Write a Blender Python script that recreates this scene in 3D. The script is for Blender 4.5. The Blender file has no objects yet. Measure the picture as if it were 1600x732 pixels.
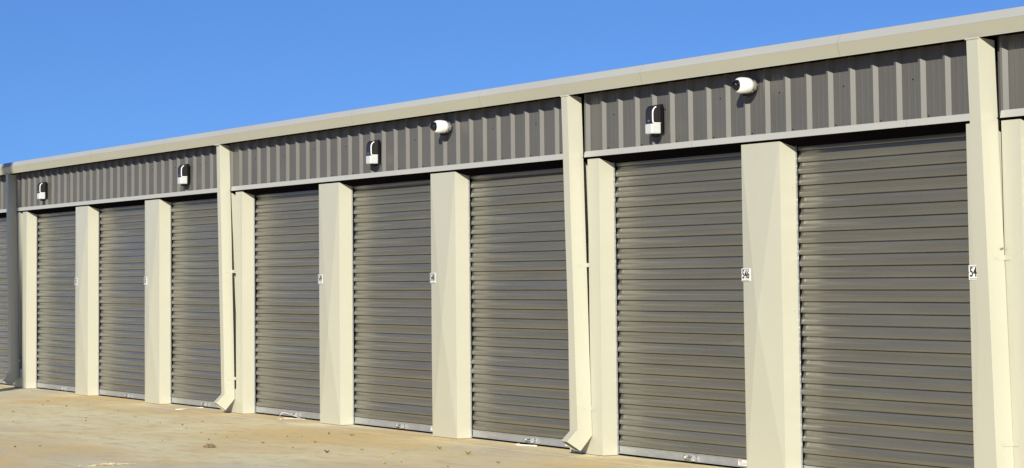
import bpy, bmesh, math, random
from mathutils import Vector, Matrix
random.seed(7)
R = math.radians
S = bpy.context.scene
COL = S.collection

# ------------------------------------------------------------------ camera
yaw, pitch, roll = 1.0987, 0.0772, -0.0108
F = Vector((-math.sin(yaw)*math.cos(pitch), math.cos(yaw)*math.cos(pitch), math.sin(pitch)))
R0 = Vector((math.cos(yaw), math.sin(yaw), 0)); U0 = R0.cross(F)
RR = R0*math.cos(roll) + U0*math.sin(roll); UU = -R0*math.sin(roll) + U0*math.cos(roll)
cam = bpy.data.cameras.new('camera'); co = bpy.data.objects.new('camera', cam); COL.objects.link(co)
cam.sensor_width = 36; cam.lens = 36*4061.03/1600; cam.shift_y = -(366-117.57)/1600
cam.clip_start = 0.1; cam.clip_end = 6000
M = Matrix((RR, UU, -F)).transposed().to_4x4(); M.translation = Vector((39.791, -11.581, 1.651))
co.matrix_world = M
S.camera = co

# ------------------------------------------------------------------ sky, sun, exposure
SUN_AZ, SUN_EL = R(51.5), R(20)          # azimuth measured from the facade's outward normal towards +x
sd = Vector((math.sin(SUN_AZ)*math.cos(SUN_EL), -math.cos(SUN_AZ)*math.cos(SUN_EL), math.sin(SUN_EL)))
w = bpy.data.worlds.new('World'); S.world = w; w.use_nodes = True
nt = w.node_tree; bg = nt.nodes['Background']
sky = nt.nodes.new('ShaderNodeTexSky'); sky.sky_type = 'NISHITA'; sky.sun_disc = False
sky.sun_elevation = SUN_EL; sky.sun_rotation = R(180) - SUN_AZ
sky.altitude = 1500; sky.air_density = 1.0; sky.dust_density = 0.0; sky.ozone_density = 6.0
tc = nt.nodes.new('ShaderNodeTexCoord'); ad = nt.nodes.new('ShaderNodeVectorMath'); ad.operation = 'ADD'
ad.inputs[1].default_value = (0, 0, 0.11)
nm = nt.nodes.new('ShaderNodeVectorMath'); nm.operation = 'NORMALIZE'
nt.links.new(tc.outputs['Generated'], ad.inputs[0]); nt.links.new(ad.outputs[0], nm.inputs[0])
hs = nt.nodes.new('ShaderNodeHueSaturation'); hs.inputs['Saturation'].default_value = 1.08; hs.inputs['Hue'].default_value = 0.510
nt.links.new(nm.outputs[0], sky.inputs[0]); nt.links.new(sky.outputs[0], hs.inputs['Color']); nt.links.new(hs.outputs[0], bg.inputs[0])
bg.inputs[1].default_value = 0.094
sl = bpy.data.lights.new('sun', 'SUN'); sl.energy = 5.0; sl.angle = R(0.53); sl.color = (1.0, 0.955, 0.82)
so = bpy.data.objects.new('sun', sl); COL.objects.link(so)
so.rotation_euler = (-sd).to_track_quat('-Z', 'Y').to_euler()
S.view_settings.view_transform = 'Standard'; S.view_settings.look = 'None'
S.view_settings.exposure = 0.28; S.view_settings.gamma = 1.0

# ------------------------------------------------------------------ helpers
def mat(name, col, rough=0.5, metal=0.0, spec=0.5, noise=None, bump=None, col2=None):
    """noise = (scale xyz, detail, lo, hi); bump = (scale xyz, strength, distance)"""
    m = bpy.data.materials.new(name); m.use_nodes = True
    t = m.node_tree; b = t.nodes['Principled BSDF']
    b.inputs['Base Color'].default_value = (*col, 1); b.inputs['Roughness'].default_value = rough
    b.inputs['Metallic'].default_value = metal; b.inputs['Specular IOR Level'].default_value = spec
    if noise or bump:
        c = t.nodes.new('ShaderNodeNewGeometry')
    if noise:
        mp = t.nodes.new('ShaderNodeMapping'); mp.inputs['Scale'].default_value = noise[0]
        n = t.nodes.new('ShaderNodeTexNoise'); n.inputs['Scale'].default_value = 1; n.inputs['Detail'].default_value = noise[1]
        r = t.nodes.new('ShaderNodeMapRange'); r.inputs[1].default_value = .3; r.inputs[2].default_value = .7
        mx = t.nodes.new('ShaderNodeMix'); mx.data_type = 'RGBA'
        mx.inputs[6].default_value = (*col, 1)
        mx.inputs[7].default_value = (*(col2 or tuple(x*.85 for x in col)), 1)
        t.links.new(c.outputs['Position'], mp.inputs[0]); t.links.new(mp.outputs[0], n.inputs[0])
        t.links.new(n.outputs[0], r.inputs[0]); t.links.new(r.outputs[0], mx.inputs[0])
        t.links.new(mx.outputs[2], b.inputs['Base Color'])
    if bump:
        mp = t.nodes.new('ShaderNodeMapping'); mp.inputs['Scale'].default_value = bump[0]
        n = t.nodes.new('ShaderNodeTexNoise'); n.inputs['Scale'].default_value = 1; n.inputs['Detail'].default_value = 3
        bp = t.nodes.new('ShaderNodeBump'); bp.inputs['Strength'].default_value = bump[1]; bp.inputs['Distance'].default_value = bump[2]
        t.links.new(c.outputs['Position'], mp.inputs[0]); t.links.new(mp.outputs[0], n.inputs[0])
        t.links.new(n.outputs[0], bp.inputs['Height']); t.links.new(bp.outputs[0], b.inputs['Normal'])
    return m

CREAM = mat('cream_painted_steel', (.52, .508, .412), .30, noise=((1.2, 1.2, .8), 4), col2=(.495, .484, .39), bump=((1.5, 1.5, 1.1), .25, .02))
FASC = mat('stone_painted_steel', (.45, .435, .345), .42, noise=((.5, 2, 5), 3), col2=(.43, .415, .33), bump=((1.2, 1, 2), .25, .02))
PANEL = mat('taupe_wall_sheet', (.122, .117, .108), .38, spec=.35, noise=((1.5, 1.5, 2.2), 4), col2=(.110, .105, .097), bump=((3, 3, 1.2), .15, .004))
DOOR = mat('taupe_door_enamel', (.165, .156, .127), .24, metal=.22, spec=.8, noise=((.8, 1, 9), 3), col2=(.138, .131, .108), bump=((.5, 6, 70), .8, .0022))
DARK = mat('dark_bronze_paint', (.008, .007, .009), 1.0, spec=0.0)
TRIMW = mat('sky_paled_steel', (.47, .465, .43), .4, noise=((.5, 2, 5), 3), col2=(.44, .435, .40))  # sky reflection on the upper eave band is mixed into this paler grey
SEAMM = mat('seam_strip', (.24, .23, .19), .6)  # darker tone for the thin strips at sheet joints
SLOT = mat('painted_spout_shade', (.03, .03, .042), .9, spec=.05)  # dark colour painted in for the downspout's shadow
BLACK = mat('black_rubber_and_gap_shade', (.006, .006, .007), .9, spec=.1)  # rubber and black plastic, also the painted shade in the guide gaps
GALV = mat('galvanised_steel', (.50, .52, .54), .38, metal=.55, noise=((9, 9, 30), 4), col2=(.42, .44, .46), bump=((2, 8, 30), .25, .003))
ZINC = mat('bright_zinc', (.8, .8, .78), .22, metal=1.0)
WHITE = mat('white_plastic', (.86, .86, .84), .3)
GLOSSB = mat('black_dome_plastic', (.006, .006, .008), .06)
HOUS = mat('dark_bronze_housing', (.022, .02, .022), .35)
LENS = mat('frosted_lens', (.58, .59, .58), .12)
SILV = mat('silver_ring', (.6, .6, .58), .25, metal=.9)
INK = mat("dark_joint_filler", (.03, .027, .024), .8)
RED = mat('red_ink', (.6, .04, .03), .6)
PLATE = mat('white_number_plate', (.85, .85, .84), .4)
CORD = mat('white_cord', (.8, .78, .72), .7)
PAPER = mat('white_paper', (.75, .73, .68), .8)
ROOFM = mat('galvalume_roof', (.55, .56, .56), .4, metal=.4)
POLE = mat('grey_pole', (.3, .3, .3), .5)

def setp(o, label=None, cat=None, group=None, kind=None):
    if label: o['label'] = label
    if cat: o['category'] = cat
    if group: o['group'] = group
    if kind: o['kind'] = kind
    return o
def empty(name, loc=(0, 0, 0), rz=0, **k):
    o = bpy.data.objects.new(name, None); COL.objects.link(o); o.location = loc; o.rotation_euler[2] = rz
    o.empty_display_size = .1
    return setp(o, **k)
def obj(name, bm, m, parent=None, smooth=False, **k):
    me = bpy.data.meshes.new(name)
    bmesh.ops.recalc_face_normals(bm, faces=bm.faces[:])
    bm.to_mesh(me); bm.free()
    for q in (m if isinstance(m, (list, tuple)) else [m]): me.materials.append(q)
    if smooth:
        for p in me.polygons: p.use_smooth = True
    o = bpy.data.objects.new(name, me); COL.objects.link(o)
    if parent: o.parent = parent
    return setp(o, **k)
def hexa(bm, c, mi=0):
    """c: 8 corners, bottom ring 4 then top ring 4"""
    v = [bm.verts.new(p) for p in c]
    fs = [(0, 3, 2, 1), (4, 5, 6, 7), (0, 1, 5, 4), (1, 2, 6, 5), (2, 3, 7, 6), (3, 0, 4, 7)]
    for f in fs: bm.faces.new([v[i] for i in f]).material_index = mi
def box(bm, x0, x1, y0, y1, z0, z1, mi=0):
    hexa(bm, [(x0, y0, z0), (x1, y0, z0), (x1, y1, z0), (x0, y1, z0), (x0, y0, z1), (x1, y0, z1), (x1, y1, z1), (x0, y1, z1)], mi)
def extrude_x(bm, prof, x0, x1, cap=True, mi=0):
    """prof: closed list of (y,z)"""
    a = [bm.verts.new((x0, y, z)) for y, z in prof]; b = [bm.verts.new((x1, y, z)) for y, z in prof]
    n = len(prof)
    for i in range(n): bm.faces.new((a[i], a[(i+1) % n], b[(i+1) % n], b[i])).material_index = mi
    if cap: bm.faces.new(a).material_index = mi; bm.faces.new(b).material_index = mi
def cyl(bm, p0, p1, r0, r1=None, n=20, cap=True, mi=0):
    r1 = r0 if r1 is None else r1
    p0, p1 = Vector(p0), Vector(p1); d = (p1-p0).normalized()
    u = d.orthogonal().normalized(); v = d.cross(u)
    ra = [bm.verts.new(p0+(u*math.cos(2*math.pi*i/n)+v*math.sin(2*math.pi*i/n))*r0) for i in range(n)]
    rb = [bm.verts.new(p1+(u*math.cos(2*math.pi*i/n)+v*math.sin(2*math.pi*i/n))*r1) for i in range(n)]
    for i in range(n): bm.faces.new((ra[i], ra[(i+1) % n], rb[(i+1) % n], rb[i])).material_index = mi
    if cap: bm.faces.new(ra).material_index = mi; bm.faces.new(rb).material_index = mi
def lathe_y(bm, prof, n=28):
    """prof: list of (radius, y); axis along y through origin"""
    rings = []
    for r, y in prof:
        rings.append([bm.verts.new((max(r, 1e-4)*math.cos(2*math.pi*i/n), y, max(r, 1e-4)*math.sin(2*math.pi*i/n))) for i in range(n)])
    for a, b in zip(rings, rings[1:]):
        for i in range(n): bm.faces.new((a[i], a[(i+1) % n], b[(i+1) % n], b[i]))
    bm.faces.new(rings[0]); bm.faces.new(rings[-1])
def tube(bm, pts, r, n=8):
    rings = []
    for i, p in enumerate(pts):
        p = Vector(p); a = Vector(pts[max(0, i-1)]); b = Vector(pts[min(len(pts)-1, i+1)]); d = (b-a).normalized()
        u = d.cross(Vector((0.13, 0.21, 1))).normalized(); v = d.cross(u)
        rings.append([bm.verts.new(p+(u*math.cos(2*math.pi*j/n)+v*math.sin(2*math.pi*j/n))*r) for j in range(n)])
    for a, b in zip(rings, rings[1:]):
        for j in range(n): bm.faces.new((a[j], a[(j+1) % n], b[(j+1) % n], b[j]))
    bm.faces.new(rings[0]); bm.faces.new(rings[-1])
def spline(pts, k=8):
    out = []; P = [Vector(p) for p in pts]; P = [P[0]]+P+[P[-1]]
    for i in range(1, len(P)-2):
        for j in range(k):
            t = j/k; a, b, c, d = P[i-1:i+3]
            out.append(.5*((2*b)+(c-a)*t+(2*a-5*b+4*c-d)*t*t+(3*b-a-3*c+d)*t**3))
    out.append(P[-2]); return out
def bevel(o, wd, seg=2):
    md = o.modifiers.new('bevel', 'BEVEL'); md.width = wd; md.segments = seg; md.limit_method = 'ANGLE'; md.angle_limit = R(35)

# ------------------------------------------------------------------ ground
def ground_mat():
    m = bpy.data.materials.new('stained_concrete'); m.use_nodes = True
    t = m.node_tree; b = t.nodes['Principled BSDF']; L = t.links.new
    g = t.nodes.new('ShaderNodeNewGeometry')
    def noise(sc, det, rough=.55, lo=.35, hi=.65, dist=0, off=0):
        mp = t.nodes.new('ShaderNodeMapping'); mp.inputs['Scale'].default_value = sc; mp.inputs['Location'].default_value = (off, off*.7, 0)
        n = t.nodes.new('ShaderNodeTexNoise'); n.inputs['Scale'].default_value = 1; n.inputs['Detail'].default_value = det
        n.inputs['Roughness'].default_value = rough; n.inputs['Distortion'].default_value = dist
        r = t.nodes.new('ShaderNodeMapRange'); r.inputs[1].default_value = lo; r.inputs[2].default_value = hi
        L(g.outputs['Position'], mp.inputs[0]); L(mp.outputs[0], n.inputs[0]); L(n.outputs[0], r.inputs[0]); return r.outputs[0], n.outputs[0]
    def mix(a, c, f):
        x = t.nodes.new('ShaderNodeMix'); x.data_type = 'RGBA'
        if isinstance(a, tuple): x.inputs[6].default_value = (*a, 1)
        else: L(a, x.inputs[6])
        if isinstance(c, tuple): x.inputs[7].default_value = (*c, 1)
        else: L(c, x.inputs[7])
        L(f, x.inputs[0]); return x.outputs[2]
    def scale(f, k):
        q = t.nodes.new('ShaderNodeMath'); q.operation = 'MULTIPLY'; L(f, q.inputs[0]); q.inputs[1].default_value = k; return q.outputs[0]
    big, _ = noise((.35, .8, 1), 5, lo=.38, hi=.66, off=3.1)
    orange, _ = noise((.18, .42, 1), 6, lo=.43, hi=.58, dist=.6, off=14.9)
    grey, _ = noise((.3, .5, 1), 5, lo=.52, hi=.7, dist=.4, off=27.7)
    fine, fr = noise((9, 9, 1), 8, .7, .3, .7)
    speck, _ = noise((45, 45, 1), 3, .6, .62, .72, off=5)
    c = mix((.95, .86, .56), (.82, .71, .42), big)
    c = mix(c, (.82, .60, .27), scale(orange, .95))
    c = mix(c, (.66, .62, .50), scale(grey, .75))
    sx_ = t.nodes.new('ShaderNodeSeparateXYZ'); L(g.outputs['Position'], sx_.inputs[0])
    yr_ = t.nodes.new('ShaderNodeMapRange'); yr_.inputs[1].default_value = -.28; yr_.inputs[2].default_value = .05; L(sx_.outputs['Y'], yr_.inputs[0])
    sill, _ = noise((1.1, 3, 1), 5, lo=.42, hi=.65, off=41)
    mm = t.nodes.new('ShaderNodeMath'); mm.operation = 'MULTIPLY'; L(yr_.outputs[0], mm.inputs[0]); L(sill, mm.inputs[1])
    c = mix(c, (.82, .53, .25), scale(mm.outputs[0], .7))
    fl, _ = noise((2.2, 5, 1), 7, .65, .52, .62, off=60)
    c = mix(c, (.62, .52, .33), scale(fl, .6))
    c = mix(c, (.60, .50, .33), scale(fine, .3))
    c = mix(c, (.25, .19, .12), scale(speck, .45))
    L(c, b.inputs['Base Color']); b.inputs['Roughness'].default_value = .9; b.inputs['Specular IOR Level'].default_value = .25
    bp = t.nodes.new('ShaderNodeBump'); bp.inputs['Strength'].default_value = .5; bp.inputs['Distance'].default_value = .006
    L(fr, bp.inputs['Height']); L(bp.outputs[0], b.inputs['Normal'])
    return m
GM = ground_mat()
bm = bmesh.new()
v = [bm.verts.new(p) for p in ((-900, -900, -.004), (900, -900, -.004), (900, 900, -.004), (-900, 900, -.004))]; bm.faces.new(v)
obj('ground', bm, GM, kind='structure')
# concrete apron slab in two pours with a sawn joint along y = -0.27 and cross joints
bm = bmesh.new(); box(bm, -90, 70, -20.2, -.279, -.12, .0)
obj('pavement', bm, GM, kind='structure')
bm = bmesh.new(); box(bm, -60, 60, -.268, .6, -.12, .003)
obj('pavement', bm, GM, kind='structure')
bm = bmesh.new(); box(bm, -60, 60, -.279, -.268, -.12, -.0005)
obj('pavement', bm, INK, kind='structure')

# ------------------------------------------------------------------ storage building
P = 3.048; W = .587; D = .153; XL = .386
OFF = {0: -.026, 1: .005, 2: .034, 3: .022, 4: .014, 5: -.027, 6: -.040, 7: -.025, 8: .045}
def px(k): return k*P + OFF.get(k, 0)
BND = {-3, 0, 3, 6, 8, 11}
KS = range(-3, 11)
def sof(y): return 2.726 - .288*y            # sloping soffit of the header flashing
bld = empty('storage_building', (px(0), 0, 0), label='long steel self-storage building with taupe roll-up doors, cream piers and a stone-coloured eave', cat='building')
def bobj(name, bm, m, parent=None, **k):
    o = obj(name, bm, m, parent or bld, **k)
    if not parent: o.location = (-px(0), 0, 0)
    return o

# core walls behind the front
bm = bmesh.new(); box(bm, px(-3)+.1, px(11)+.4, .42, 12, 0, 3.42)
bobj('wall', bm, DARK)
bm = bmesh.new(); box(bm, px(-3), px(11)+.6, .4, 12.2, 3.43, 3.47)
bobj('roof', bm, ROOFM)

def pier_front(bm, x0, x1, zb, side_left=True):
    """bent sheet: buckled front face, plain returns, top cut to the soffit"""
    zt = sof(0)-.002; z1b = sof(D)-.002
    full = x1-x0 > .4
    u = random.uniform(.40, .54) if full else random.uniform(.30, .5)
    amp = .029 if full else .007
    ax, az = x0+(x1-x0)*u, random.uniform(1.05, 1.45)
    A = bm.verts.new((ax, -amp, az))
    bl, br, tr, tl = [bm.verts.new(p) for p in ((x0, 0, zb), (x1, 0, zb), (x1, 0, zt), (x0, 0, zt))]
    ml = bm.verts.new((x0, -.0015, az-.25)); mr = bm.verts.new((x1, -.0015, az+.2))
    for f in ((bl, br, A), (br, mr, A), (mr, tr, A), (tr, tl, A), (tl, ml, A), (ml, bl, A)): bm.faces.new(f)
    Lb, Lt, Rb, Rt = [bm.verts.new(p) for p in ((x0, D, zb), (x0, D, z1b), (x1, D, zb), (x1, D, z1b))]
    bm.faces.new((bl, ml, tl, Lt, Lb)); bm.faces.new((br, mr, tr, Rt, Rb))
    bm.faces.new((Lb, Lt, Rt, Rb)); bm.faces.new((tl, tr, Rt, Lt))

screws_x = []
for k in range(-3, 12):
    x0 = px(k)
    if k in BND:
        for a, b in ((x0-.03, x0+.205), (x0+XL, x0+.602)):
            bm = bmesh.new(); pier_front(bm, a, b, .008)
            for z in (.06, 1.45, 2.3): cyl(bm, (b-.0, .115, z), (b+.004, .115, z), .006, n=8)
            bobj('pier', bm, CREAM)
        bm = bmesh.new(); box(bm, x0+.2055, x0+XL-.0005, 0.001, .02, .009, .30)
        bobj('kick_plate', bm, CREAM)
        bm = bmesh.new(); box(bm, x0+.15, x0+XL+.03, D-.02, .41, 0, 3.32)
        bobj('spout_shade_column', bm, SLOT)  # dark column stands in for the downspout's shadow on the pier front
    else:
        bm = bmesh.new(); pier_front(bm, x0, x0+W, .008)
        for z in (.06, 1.35, 2.35): cyl(bm, (x0+W, .118, z), (x0+W+.004, .118, z), .006, n=8)
        bobj('pier', bm, CREAM)

# wall sheet, header flashing per bay
def rib_positions(a, b, ph):
    n0 = math.ceil((a-ph)/.308); out = []
    x = ph+n0*.308
    while x < b: out.append(x); x += .308
    return out
bays = [(-3, 0), (0, 3), (3, 6), (6, 8), (8, 11)]
for k0, k1 in bays:
    a = {-3: px(-3)+.3, 0: .05, 3: 9.385, 6: 18.54, 8: 24.765}[k0]; b = px(k1)+.19
    ph = 18.954 if k0 == 6 else a+.02
    if k0 == 8: ph = 24.87
    pts = [(a, .022)]
    def addp(x, y):
        if a < x < b: pts.append((x, y))
    for xr in rib_positions(a-.4, b+.3, ph):
        addp(xr-.058, .022); addp(xr-.040, -.011); addp(xr-.014, -.011); addp(xr+.011, .022)
        for q in (.092, .168):
            addp(xr+q-.012, .022); addp(xr+q-.005, .0203); addp(xr+q+.005, .0203); addp(xr+q+.012, .022)
    pts.append((b, .022))
    bm = bmesh.new()
    lo = [bm.verts.new((x, y, 2.77)) for x, y in pts]; hi = [bm.verts.new((x, y, 3.333)) for x, y in pts]
    for i in range(len(pts)-1): bm.faces.new((lo[i], lo[i+1], hi[i+1], hi[i]))
    # fixing screws along two rows
    for i, xr in enumerate(rib_positions(a+.1, b-.25, ph)):
        if i % 3 == 1: cyl(bm, (xr+.16, .022, 3.10+.012*(i % 4)), (xr+.16, .014, 3.10+.012*(i % 4)), .0048, n=8, mi=1)
        if i % 2: cyl(bm, (xr+.04, .022, 2.812), (xr+.04, .015, 2.812), .0042, n=8, mi=1)
    box(bm, a, b, .035, .40, 2.80, 3.42, 2)
    bobj('wall_sheet', bm, [PANEL, DARK, DARK])
    # header flashing: face, sloping soffit (dark), top
    yl = -.024
    bm = bmesh.new()
    hb = sof(yl)+.010
    extrude_x(bm, [(yl, hb), (yl+.010, 2.793), (yl+.014, 2.797), (.018, 2.801), (.018, 2.797), (yl+.014, 2.792), (yl+.003, hb)], a+.066, b+.004)
    xs = a+2.0
    while xs < b-.4:
        hexa(bm, [(xs, yl-.0006, hb), (xs+.004, yl-.0006, hb), (xs+.004, yl, hb), (xs, yl, hb), (xs, yl+.0094, 2.7930), (xs+.004, yl+.0094, 2.7930), (xs+.004, yl+.010, 2.7930), (xs, yl+.010, 2.7930)], 1); xs += 3.15
    bobj('header_trim', bm, [TRIMW, SEAMM])
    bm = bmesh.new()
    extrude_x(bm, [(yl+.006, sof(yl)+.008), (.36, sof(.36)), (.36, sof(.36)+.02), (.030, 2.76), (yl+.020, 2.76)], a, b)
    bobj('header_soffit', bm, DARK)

# eave fascia
fz = lambda y: 3.326-.20*(y+.14)
bm = bmesh.new()
XA, XB = px(-3)-.3, px(11)+.9
prof = [(-.140, 3.328), (-.143, 3.336), (-.170, 3.430), (-.150, 3.428), (-.126, 3.338), (-.126, 3.328)]
extrude_x(bm, prof, XA, XB)
extrude_x(bm, [(-.1475, 3.325), (-.1475, 3.332), (-.138, 3.332), (-.138, 3.325)], XA, XB)
SEAM = (-4.9, -1.8, 1.2, 4.264, 7.35, 10.43, 13.517, 16.71, 19.918, 23.0, 26.2, 29.3)
for xs in SEAM:
    extrude_x(bm, [(-.1440, 3.335), (-.1706, 3.431), (-.168, 3.429), (-.142, 3.335)], xs, xs+.005, mi=1)
bobj('fascia', bm, [FASC, SEAMM])
bm = bmesh.new()
extrude_x(bm, [(-.1705, 3.4305), (-.128, 3.500), (-.05, 3.514), (.45, 3.53), (.45, 3.50), (-.10, 3.48), (-.15, 3.431)], XA, XB)
for xs in SEAM: extrude_x(bm, [(-.1711, 3.4308), (-.1286, 3.5005), (-.05, 3.5145), (-.05, 3.512), (-.127, 3.498), (-.168, 3.431)], xs, xs+.004, mi=1)
bobj('eave_trim', bm, [TRIMW, SEAMM])
bm = bmesh.new()
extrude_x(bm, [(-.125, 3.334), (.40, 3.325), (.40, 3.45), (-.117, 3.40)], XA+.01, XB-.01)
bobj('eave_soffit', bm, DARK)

# roll-up doors
RP = .0945
def curtain(bm, x0, x1, seed):
    rnd = random.Random(seed)
    z = .094; yv, yr = .194, .174
    p1, p2 = rnd.uniform(0, 6), rnd.uniform(0, 6)
    prof = []
    i = 0
    while z < 2.73:
        j = rnd.uniform(-.0013, .0013); j2 = rnd.uniform(-.0013, .0013); m = rnd.uniform(-.0006, .0006)
        t = rnd.uniform(-.0018, .0018); t2 = rnd.uniform(-.0018, .0018)
        prof += [(yv+.001, z), (yr+.0015, z+.0055), (yr-t, z+.009), (yr-.0014-t*.4, z+.020), (yr-.0010+t*.4, z+.032), (yr+.0012+t, z+.042), (yr+.0040, z+.046),
                 (yr+.0072, z+.0485), (yr+.0058, z+.0525), (yr+.0090, z+.0565), (yv-.0040-t2, z+.066), (yv-.0022, z+.078), (yv-.0008+t2, z+.0905)]
        z += RP; i += 1
    nx = 8
    xs = [x0+(x1-x0)*q/nx for q in range(nx+1)]
    rows = []
    wob = [rnd.uniform(-.0016, .0016) for _ in range(nx+1)]; wob[0] = 0
    for (y, zz) in prof:
        y += .0045*math.sin(zz*5.2+p1)+.0022*math.sin(zz*11+p2)
        rows.append([bm.verts.new((x, y+wob[q]*math.sin(zz*4+q*1.7), zz)) for q, x in enumerate(xs)])
    for a, b in zip(rows, rows[1:]):
        for q in range(nx): bm.faces.new((a[q], a[q+1], b[q+1], b[q]))
def text_mesh(txt, size, sx=1.0, bold=.0):
    cu = bpy.data.curves.new('txt', 'FONT'); cu.body = txt; cu.size = size; cu.extrude = .0006; cu.offset = bold
    cu.align_x = 'CENTER'; cu.align_y = 'CENTER'; cu.space_character = 1.05
    o = bpy.data.objects.new('txt', cu); COL.objects.link(o)
    bpy.context.view_layer.update()
    me = bpy.data.meshes.new_from_object(o.evaluated_get(bpy.context.evaluated_depsgraph_get()))
    bpy.data.objects.remove(o); bpy.data.curves.remove(cu)
    bm = bmesh.new(); bm.from_mesh(me); bpy.data.meshes.remove(me)
    for v_ in bm.verts: v_.co = Vector((v_.co.x*sx-.0022, -v_.co.z, v_.co.y))
    g = bmesh.ops.duplicate(bm, geom=bm.verts[:]+bm.edges[:]+bm.faces[:])
    for e in g['geom']:
        if isinstance(e, bmesh.types.BMVert): e.co += Vector((.0044, -.0003, .0006))
    me = bpy.data.meshes.new('number'); bm.to_mesh(me); bm.free()
    return me
for k in KS:
    xa = px(k)+(.602 if k in BND else W); xb = px(k+1)+(-.03 if (k+1) in BND else 0)
    dr = empty('roll_up_door', (xa, .19, 0)); dr.parent = bld; dr.location = (xa-px(0), .19, 0)
    def dobj(name, bm, m, parent=None, **kk):
        o = obj(name, bm, m, parent or dr, **kk); o.location = (-xa, -.19, 0) if parent is None else (0, 0, 0); return o
    bm = bmesh.new(); curtain(bm, xa+.002, xb+.05, 40+k)
    dobj('curtain', bm, DOOR, smooth=False)
    bm = bmesh.new()
    box(bm, xa-.05, xa+.0015, .154, .166, .004, 2.70)
    dobj('guide', bm, GALV)
    bm = bmesh.new()
    box(bm, xa-.10, xa-.030, .168, .30, .004, 2.66); box(bm, xa-.10, xb+.1, .30, .315, .004, 2.66)
    box(bm, xb+.052, xb+.09, .16, .30, .004, 2.66)
    dobj('guide_gap_shade', bm, BLACK)  # black sheets paint the shade inside the gap beside the curtain
    bm = bmesh.new()
    box(bm, xa+.006, xb+.045, .172, .198, .026, .094); 
    extrude_x(bm, [(.160, .024), (.160, .030), (.172, .030), (.172, .024)], xa+.006, xb+.045)
    extrude_x(bm, [(.168, .088), (.168, .094), (.172, .094), (.172, .088)], xa+.006, xb+.045)
    for q in (.04, .5): cyl(bm, (xa+q, .172, .06), (xa+q, .168, .06), .007, n=8)
    rail = dobj('bottom_rail', bm, GALV)
    bm = bmesh.new(); box(bm, xa, xb+.05, .186, .215, .0, .0255)
    dobj('rubber_seal', bm, BLACK)
    # latch handle: spool-shaped zinc pull
    hx = (xa+xb)/2+.03+random.uniform(-.02, .02)
    bm = bmesh.new()
    cyl(bm, (hx, .172, .056), (hx, .137, .056), .009, n=12); cyl(bm, (hx+.12, .172, .054), (hx+.12, .137, .054), .009, n=12)
    cyl(bm, (hx, .139, .056), (hx+.125, .139, .054), .010, n=12)
    for q in (hx-.004, hx+.122): cyl(bm, (q-.006, .139, .055), (q+.006, .139, .055), .024, n=16)
    box(bm, hx-.03, hx+.15, .168, .172, .040, .072)
    dobj('handle', bm, ZINC, smooth=False)
    if k >= 1:
        bm = bmesh.new()
        lx = xb-.40 if k not in (0, 3) else xb-.40
        box(bm, lx, lx+.20, .1665, .1695, .036, .084)
        box(bm, lx+.01, lx+.06, .1655, .1665, .070, .079, 1)
        for r_ in range(3): box(bm, lx+.02, lx+.17-.02*r_, .1655, .1665, .045+r_*.008, .047+r_*.008, 2)
        dobj('warning_sticker', bm, [PLATE, RED, INK])

# downspouts with elbows and straps, one at each bay boundary
def quad_ring(bm, x0, x1, yf, yb, zf, zb): return [bm.verts.new(p) for p in ((x0, yf, zf), (x1, yf, zf), (x1, yb, zb), (x0, yb, zb))]
DS = {-3: (-9.144+.17, -.1), 0: (.108, -.19), 3: (9.407, -.15), 6: (18.542, -.115), 8: (24.752, -.10), 11: (33.528+.23, -.05)}
for k, (xb, LX) in DS.items():
    dp = .156 if k > 3 else .138; dw = .118 if k > 3 else .110; xb -= (.013 if k == 8 else 0); dw += (.013 if k == 8 else 0)
    ds = empty('downspout', (xb, 0, 0)); ds.parent = bld; ds.location = (xb-px(0), 0, 0)
    def rings(rs, name, m, th=.0016):
        bm = bmesh.new(); prev = None
        for r in rs:
            cur = quad_ring(bm, *r)
            if prev:
                for i in range(4): bm.faces.new((prev[i], prev[(i+1) % 4], cur[(i+1) % 4], cur[i]))
            prev = cur
        o = obj(name, bm, m, ds); md = o.modifiers.new('solid', 'SOLIDIFY'); md.thickness = th; md.offset = -1; bevel(o, .004, 2); return o
    yt = -.004
    def pt(z):
        t = (z-.2)/3.1; return LX*t, yt*t
    rs = []
    for z in (3.30, 3.0, 2.2, 1.5, .9, .45):
        lx, ly = pt(z); wob = .002*math.sin(z*5+k)
        zf = 3.327 if z == 3.30 else z; zb_ = fz(-.05)-.002 if z == 3.30 else z
        rs.append((lx+wob, lx+dw+wob, -dp+ly, -.005+ly, zf, zb_))
    rs.append((0, dw, -dp, -.005, .238, .182))
    rings(rs, 'pipe', CREAM)
    rings([(-.0015, dw+.0015, -dp-.002, -.003, .256, .200), (-.0015, dw+.0015, -dp-.002, -.003, .240, .184), (0, dw, -dp-.112, -.128, .134, .044)], 'elbow', CREAM)
    for z in (1.745, .43):
        lx, ly = pt(z)
        bm = bmesh.new()
        box(bm, dw+lx+.0005, dw+lx+.0032, -.105+ly, -.004+ly, z-.018, z+.018)
        box(bm, dw+lx+.0005, dw+lx+.07, -.0075+ly*.5, -.0045+ly*.5, z-.018, z+.018)
        cyl(bm, (dw+lx+.003, -.085+ly, z+.002), (dw+lx+.009, -.085+ly, z+.002), .006, n=8)
        obj('strap', bm, CREAM, ds)
    bm = bmesh.new(); lx, ly = pt(3.3)
    box(bm, lx-.010, lx+dw+.010, -.162+ly, -.155+ly, 3.314, 3.325)
    obj('outlet_flange', bm, CREAM, ds)

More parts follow.
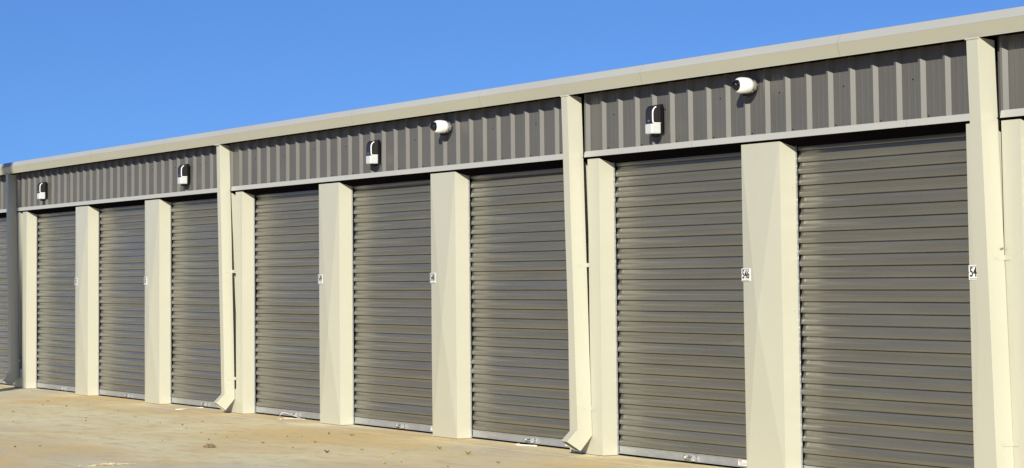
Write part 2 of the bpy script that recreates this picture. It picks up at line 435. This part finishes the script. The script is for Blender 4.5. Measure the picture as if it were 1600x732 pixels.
# ------------------------------------------------------------------ number signs
def sign(k, txt, label):
    x0 = px(k)+(-.03 if k in BND else 0)-.014+(.016 if k == 8 else 0); z0 = 1.588
    s = empty('number_sign', (x0, -.0045, z0), 0 if k in BND else -.088, label=label, cat='sign', group='unit number plates on the piers')
    bm = bmesh.new(); box(bm, 0, .152, -.004, 0, 0, .106)
    o = obj('plate', bm, PLATE, s)
    bm = bmesh.new(); box(bm, .010, .142, -.0052, -.0042, .0965, .1), box(bm, .010, .142, -.0052, -.0042, .006, .0095)
    cyl(bm, (.005, -.0042, .053), (.005, -.0062, .053), .003, n=8); cyl(bm, (.147, -.0042, .053), (.147, -.0062, .053), .003, n=8)
    obj('border_line', bm, INK, s)
    me = text_mesh(txt, .100, .82, .0008); me.materials.append(INK)
    t = bpy.data.objects.new('number', me); COL.objects.link(t); t.parent = s; t.location = (.076, -.0052, .053)
sign(8, '545', 'white number plate 54 with its last digit hidden behind the downspout')
sign(7, '546', 'white number plate reading 546 on the wide cream pier')
sign(5, '548', 'white number plate reading 548 on a cream pier, below the smaller camera')
sign(4, '549', 'white number plate reading 549 on the pier left of the 548 door')
sign(2, '551', 'small white number plate 551 on the second cream pier from the left end')
sign(1, '552', 'small white number plate 552, farthest left of all the number plates')

# ------------------------------------------------------------------ wall lights
LABL = ['dark wall light with white lens above the two near doors, beside the larger camera',
        'dark wall light with white lens left of the smaller camera, middle bay',
        'dark wall light with white lens in the far bay, nearest its downspout',
        'smallest dark wall light with white lens, at the far left end of the wall']
def wall_light(X, label):
    # X is the right edge of the housing; local origin on the wall
    t = empty('wall_light', (X, -.010, 2.885), label=label, cat='wall light', group='wall lights above the doors')
    bm = bmesh.new(); box(bm, -.125, .022, -.016, 0.0, .012, .262)
    o = obj('back_plate', bm, BLACK, t); bevel(o, .012, 3)
    # housing: side profile with a quarter-round hood
    prof = [(-.016, .085), (-.112, .085)]
    for i in range(9):
        a = math.pi/2*i/8; prof.append((-.060-.052*math.cos(a), .185+.068*math.sin(a)))
    prof.append((-.016, .256))
    bm = bmesh.new(); extrude_x(bm, prof, -.112, 0)
    o = obj('housing', bm, HOUS, t); bevel(o, .006, 2)
    # white tube drawing the highlight along the hood's front edge, both cheeks
    for xx in (0.001, -.113):
        pts = [(xx, -.020, .094), (xx, -.085, .094), (xx, -.098, .105), (xx, -.101, .135)]
        pts += [(xx, -.053-.048*math.cos(math.pi/2*i/6), .180+.060*math.sin(math.pi/2*i/6)) for i in range(6)]
        bm = bmesh.new(); tube(bm, spline(pts, 4), .0062, 8)
        obj('edge_highlight', bm, WHITE, t, smooth=True)
    bm = bmesh.new(); box(bm, -.116, .004, -.116, -.016, .000, .092)
    o = obj('lens', bm, LENS, t); bevel(o, .014, 3)
    bm = bmesh.new(); cyl(bm, (-.046, -.046, .002), (-.046, -.046, -.026), .044, .030, n=20)
    obj('sensor', bm, BLACK, t, smooth=False)
    bm = bmesh.new(); cyl(bm, (-.056, -.112, .115), (-.056, -.1145, .115), .011, n=14)
    obj('button', bm, SILV, t)
for X, l in zip((20.038, 13.94, 7.891, 1.639), LABL): wall_light(X, l)

# ------------------------------------------------------------------ cameras
def sec_cam(X, Z, label):
    t = empty('security_camera', (X, -.010, Z), label=label, cat='security camera', group='white dome cameras under the eave'); t.scale = (.94, .84, .94)
    bm = bmesh.new(); lathe_y(bm, [(.0, .004), (.058, .004), (.060, -.012), (.040, -.020), (.040, -.034)])
    obj('wall_base', bm, SILV, t, smooth=False)
    bm = bmesh.new(); lathe_y(bm, [(.0, -.030), (.052, -.031), (.064, -.045), (.070, -.075), (.072, -.112), (.0, -.112)])
    o = obj('body', bm, WHITE, t, smooth=True); o.modifiers.new('e', 'EDGE_SPLIT').split_angle = R(45)
    bm = bmesh.new(); lathe_y(bm, [(.0, -.110), (.069, -.1105), (.069, -.114), (.0, -.1145)])
    obj('seam_ring', bm, SILV, t)
    bm = bmesh.new(); lathe_y(bm, [(.0, -.1142), (.072, -.1145), (.071, -.150), (.066, -.176), (.058, -.190), (.0, -.190)])
    o = obj('hood', bm, WHITE, t, smooth=True); o.modifiers.new('e', 'EDGE_SPLIT').split_angle = R(45)
    bm = bmesh.new(); lathe_y(bm, [(.050, -.186)]+[(.050*math.cos(a), -.188-.066*math.sin(a)) for a in [math.pi/2*i/10 for i in range(11)]])
    obj('dome', bm, GLOSSB, t, smooth=True)
    bm = bmesh.new(); tube(bm, spline([(.03, .002, -.04), (.02, -.02, -.07), (0, -.06, -.086), (-.0, -.12, -.080)], 6), .011)
    obj('cable', bm, BLACK, t, smooth=True)
sec_cam(21.535, 3.205, 'larger white security camera with black dome, under the eave above the 546 pier')
sec_cam(15.69, 3.19, 'smaller white security camera with black dome, under the eave above the 548 pier')

# ------------------------------------------------------------------ small things on the apron
def leaf(x, y, size, m, label, rz, curl=.3, group=None, cat='leaf'):
    bm = bmesh.new(); n = 7; L_ = []; Rr = []
    for i in range(n+1):
        t = i/n; wd = size*.32*math.sin(math.pi*min(1, t*1.02))**.8+1e-4
        z = .004+size*curl*(t-.5)**2*1.6
        L_.append(bm.verts.new((size*(t-.5), wd, z+size*curl*.25))); Rr.append(bm.verts.new((size*(t-.5), -wd, z+size*curl*.18)))
    C_ = [bm.verts.new((size*(i/n-.5), 0, .004+size*curl*(i/n-.5)**2*1.6)) for i in range(n+1)]
    for i in range(n):
        bm.faces.new((L_[i], L_[i+1], C_[i+1], C_[i])); bm.faces.new((C_[i], C_[i+1], Rr[i+1], Rr[i]))
    o = obj('dry_leaf' if cat == 'leaf' else 'leaf', bm, m, None, label=label, cat='leaf', group=group)
    o.location = (x, y, .003); o.rotation_euler[2] = rz
    md = o.modifiers.new('s', 'SOLIDIFY'); md.thickness = .0012
    return o
LB = mat('dry_leaf_brown', (.10, .065, .03), .8); LD = mat('dry_leaf_dark', (.045, .032, .02), .8)
LG = mat('leaf_yellow_green', (.22, .22, .03), .6); LY = mat('leaf_yellow', (.5, .36, .05), .7)
dots = [(5.35, -1.23), (4.84, -.95), (5.96, -1.36), (6.51, -1.21), (6.2, -.81), (7.39, -2.18), (9.67, -2.84), (8.33, -2.26), (8.99, -1.83), (9.51, -1.9), (10.06, -2.08), (9.65, -1.33), (8.01, -1.0), (10.89, -1.49), (11.07, -1.52), (11.64, -1.45), (12.3, -1.64), (12.51, -2.93), (12.57, -2.39), (14.21, -2.59), (10.59, -1.5), (11.1, -1.01), (14.38, -2.15), (13.46, -1.73), (14.11, -1.85), (13.81, -1.63), (14.32, -4.17), (14.33, -3.92), (13.17, -1.79), (14.4, -1.29), (15.46, -1.42), (15.89, -1.53), (14.44, -1.14), (14.23, -.75), (16.74, -1.47), (16.12, -1.93), (15.2, -1.88), (18.5, -1.86), (19.09, -1.19), (19.27, -1.77)]
dark = {2, 3, 4, 19}
for i, (x, y) in enumerate(dots):
    leaf(x, y, random.uniform(.018, .04), LD if (i in dark or random.random() < .3) else LB,
         'tiny dry brown leaf scattered on the sandy concrete apron', random.uniform(0, 6.28), random.uniform(.2, .8), 'dry leaves scattered on the concrete')
leaf(16.92, -1.91, .06, LB, 'largest curled brown leaf on the concrete in front of the 549 pier', .6, .7)
leaf(14.61, -.65, .06, LG, 'small green leaf on the concrete in front of the 549 pier', 1.0, .5)
leaf(17.39, -1.45, .05, LY, 'small yellow leaf on the concrete below the 548 door', 2.0, .5)
leaf(18.53, -2.04, .05, LY, 'yellow leaf at the bottom edge of the photo, centre left', .3, .5)
leaf(17.04, -.79, .065, LG, 'yellow-green leaf lying just in front of the 548 pier', 0.2, .6)
leaf(17.89, -.90, .06, LG, 'olive leaf right of the 548 pier on open concrete', 1.2, .8)
# clod of dry dirt and husks
DIRT = mat('dry_dirt', (.30, .22, .12), .95, noise=((60, 60, 60), 3), col2=(.14, .10, .05))
def clod(name, x, y, r, n, label, cat, flat=.5):
    bm = bmesh.new(); rnd = random.Random(int(x*100))
    for i in range(n):
        a = rnd.uniform(0, 6.28); d = r*rnd.random()**.6; s = r*rnd.uniform(.12, .32)
        ret = bmesh.ops.create_icosphere(bm, subdivisions=1, radius=s)
        rr = [rnd.uniform(.6, 1.3) for _ in range(3)]
        for v_ in ret['verts']:
            v_.co = Vector((v_.co.x*rr[0]*rnd.uniform(.8, 1.2), v_.co.y*rr[1]*rnd.uniform(.8, 1.2), max(0, v_.co.z*rr[2]*flat+s*flat*.8)))+Vector((d*math.cos(a), d*math.sin(a), max(0, (r-d)*.35*flat)))
    o = obj(name, bm, DIRT, None, label=label, cat=cat); o.location = (x, y, .002); return o
clod('dirt_clod', 15.46, -2.55, .06, 26, 'crumbly tan dirt clod alone on the concrete, lower left', 'dirt clod', .9)
bm = bmesh.new(); rnd = random.Random(5)
for i in range(70):
    a = rnd.uniform(0, 3.14); x, y = rnd.gauss(0, .05), rnd.gauss(0, .08); l = rnd.uniform(.02, .06)
    z = .004+.02*math.exp(-(x*x+y*y)/.01)*rnd.random()
    tube(bm, [(x, y, z), (x+l*math.cos(a), y+l*math.sin(a), z+.004)], .003, 5)
o = obj('dry_grass', bm, mat('straw', (.62, .52, .33), .9), None, label='little heap of dry straw on the concrete at the bottom left edge', cat='straw'); o.location = (17.25, -4.17, 0)
bm = bmesh.new()
tube(bm, spline([(11.46, .10, .010), (11.05, .12, .045), (10.78, .12, .06), (10.85, .05, .02), (11.10, -.06, .008), (11.16, -.05, .010), (11.05, .02, .009), (11.15, .10, .008), (11.42, .14, .008)], 8), .0035)
obj('cord', bm, CORD, None, smooth=True, label='looped white cord at the foot of the 549 door', cat='cord')
bm = bmesh.new()
tube(bm, spline([(8.22, -.31, .008), (8.22, -.2, .01), (8.10, -.06, .008), (7.98, .06, .008), (7.95, .16, .008)], 8), .006)
obj('cord', bm, CORD, None, smooth=True, label='straight white cord across the joint in front of the door left of the second downspout', cat='cord')
bm = bmesh.new()
tube(bm, spline([(16.85, .17, .008), (16.9, .11, .008), (17.0, .06, .008), (17.14, .09, .01), (17.26, .15, .008)], 8), .006)
obj('cord', bm, CORD, None, smooth=True, label='short white cord under the handle of the 547 door', cat='cord')

clod('mud_nest', 24.845, -.035, .022, 12, 'small pale mud nest stuck in the gap behind the right-hand downspout', 'nest', 1.0).location = (24.835, -.03, 1.80)

# floodlight pole standing off to the right of the picture's left end; its shadow falls on the far downspout
x0, y0 = .06, .0
dst = 12.0
bx, by = x0+dst*math.sin(SUN_AZ)+.177, y0-dst*math.cos(SUN_AZ)+.243
pole = empty('light_pole', (bx, by, 0), label='tall grey steel light pole standing in the yard', cat='light pole')
bm = bmesh.new(); cyl(bm, (0, 0, 0), (-.35, -.49, 10.5), .19, .165, n=20); obj('shaft', bm, POLE, pole, smooth=True)
bm = bmesh.new(); cyl(bm, (0, 0, 0), (0, 0, .35), .28, n=24); obj('footing', bm, GM, pole)
bm = bmesh.new(); box(bm, -.48, -.22, -1.2, -.3, 10.5, 10.62); obj('lamp_head', bm, POLE, pole)

# facing row of units behind the photographer (mirrored in the glossy doors)
opp = empty('storage_building', (0, -20, 0), label='facing row of storage units across the yard, behind the photographer', cat='building')
bm = bmesh.new(); box(bm, -75, 60, -32, -20.16, 0, 3.3); o = obj('wall', bm, PANEL, opp); o.location = (0, 20, 0)
bm = bmesh.new(); box(bm, -75.3, 60.3, -32.2, -19.86, 3.31, 3.5); o = obj('roof', bm, FASC, opp); o.location = (0, 20, 0)
for i in range(44):
    x = -74+i*P
    if i == 0:
        bm = bmesh.new(); box(bm, 0, W, 0, .15, 0, 2.72); pr = obj('pier', bm, CREAM, opp); pr.location = (x, -.155, 0)
        bm = bmesh.new(); box(bm, W, P, 0, .04, 0, 2.70); dq = obj('roll_up_door', bm, DOOR, opp); dq.location = (x, -.155, 0)
    else:
        for src in (pr, dq):
            c = src.copy(); COL.objects.link(c); c.parent = opp; c.location = (x, -.155, 0)
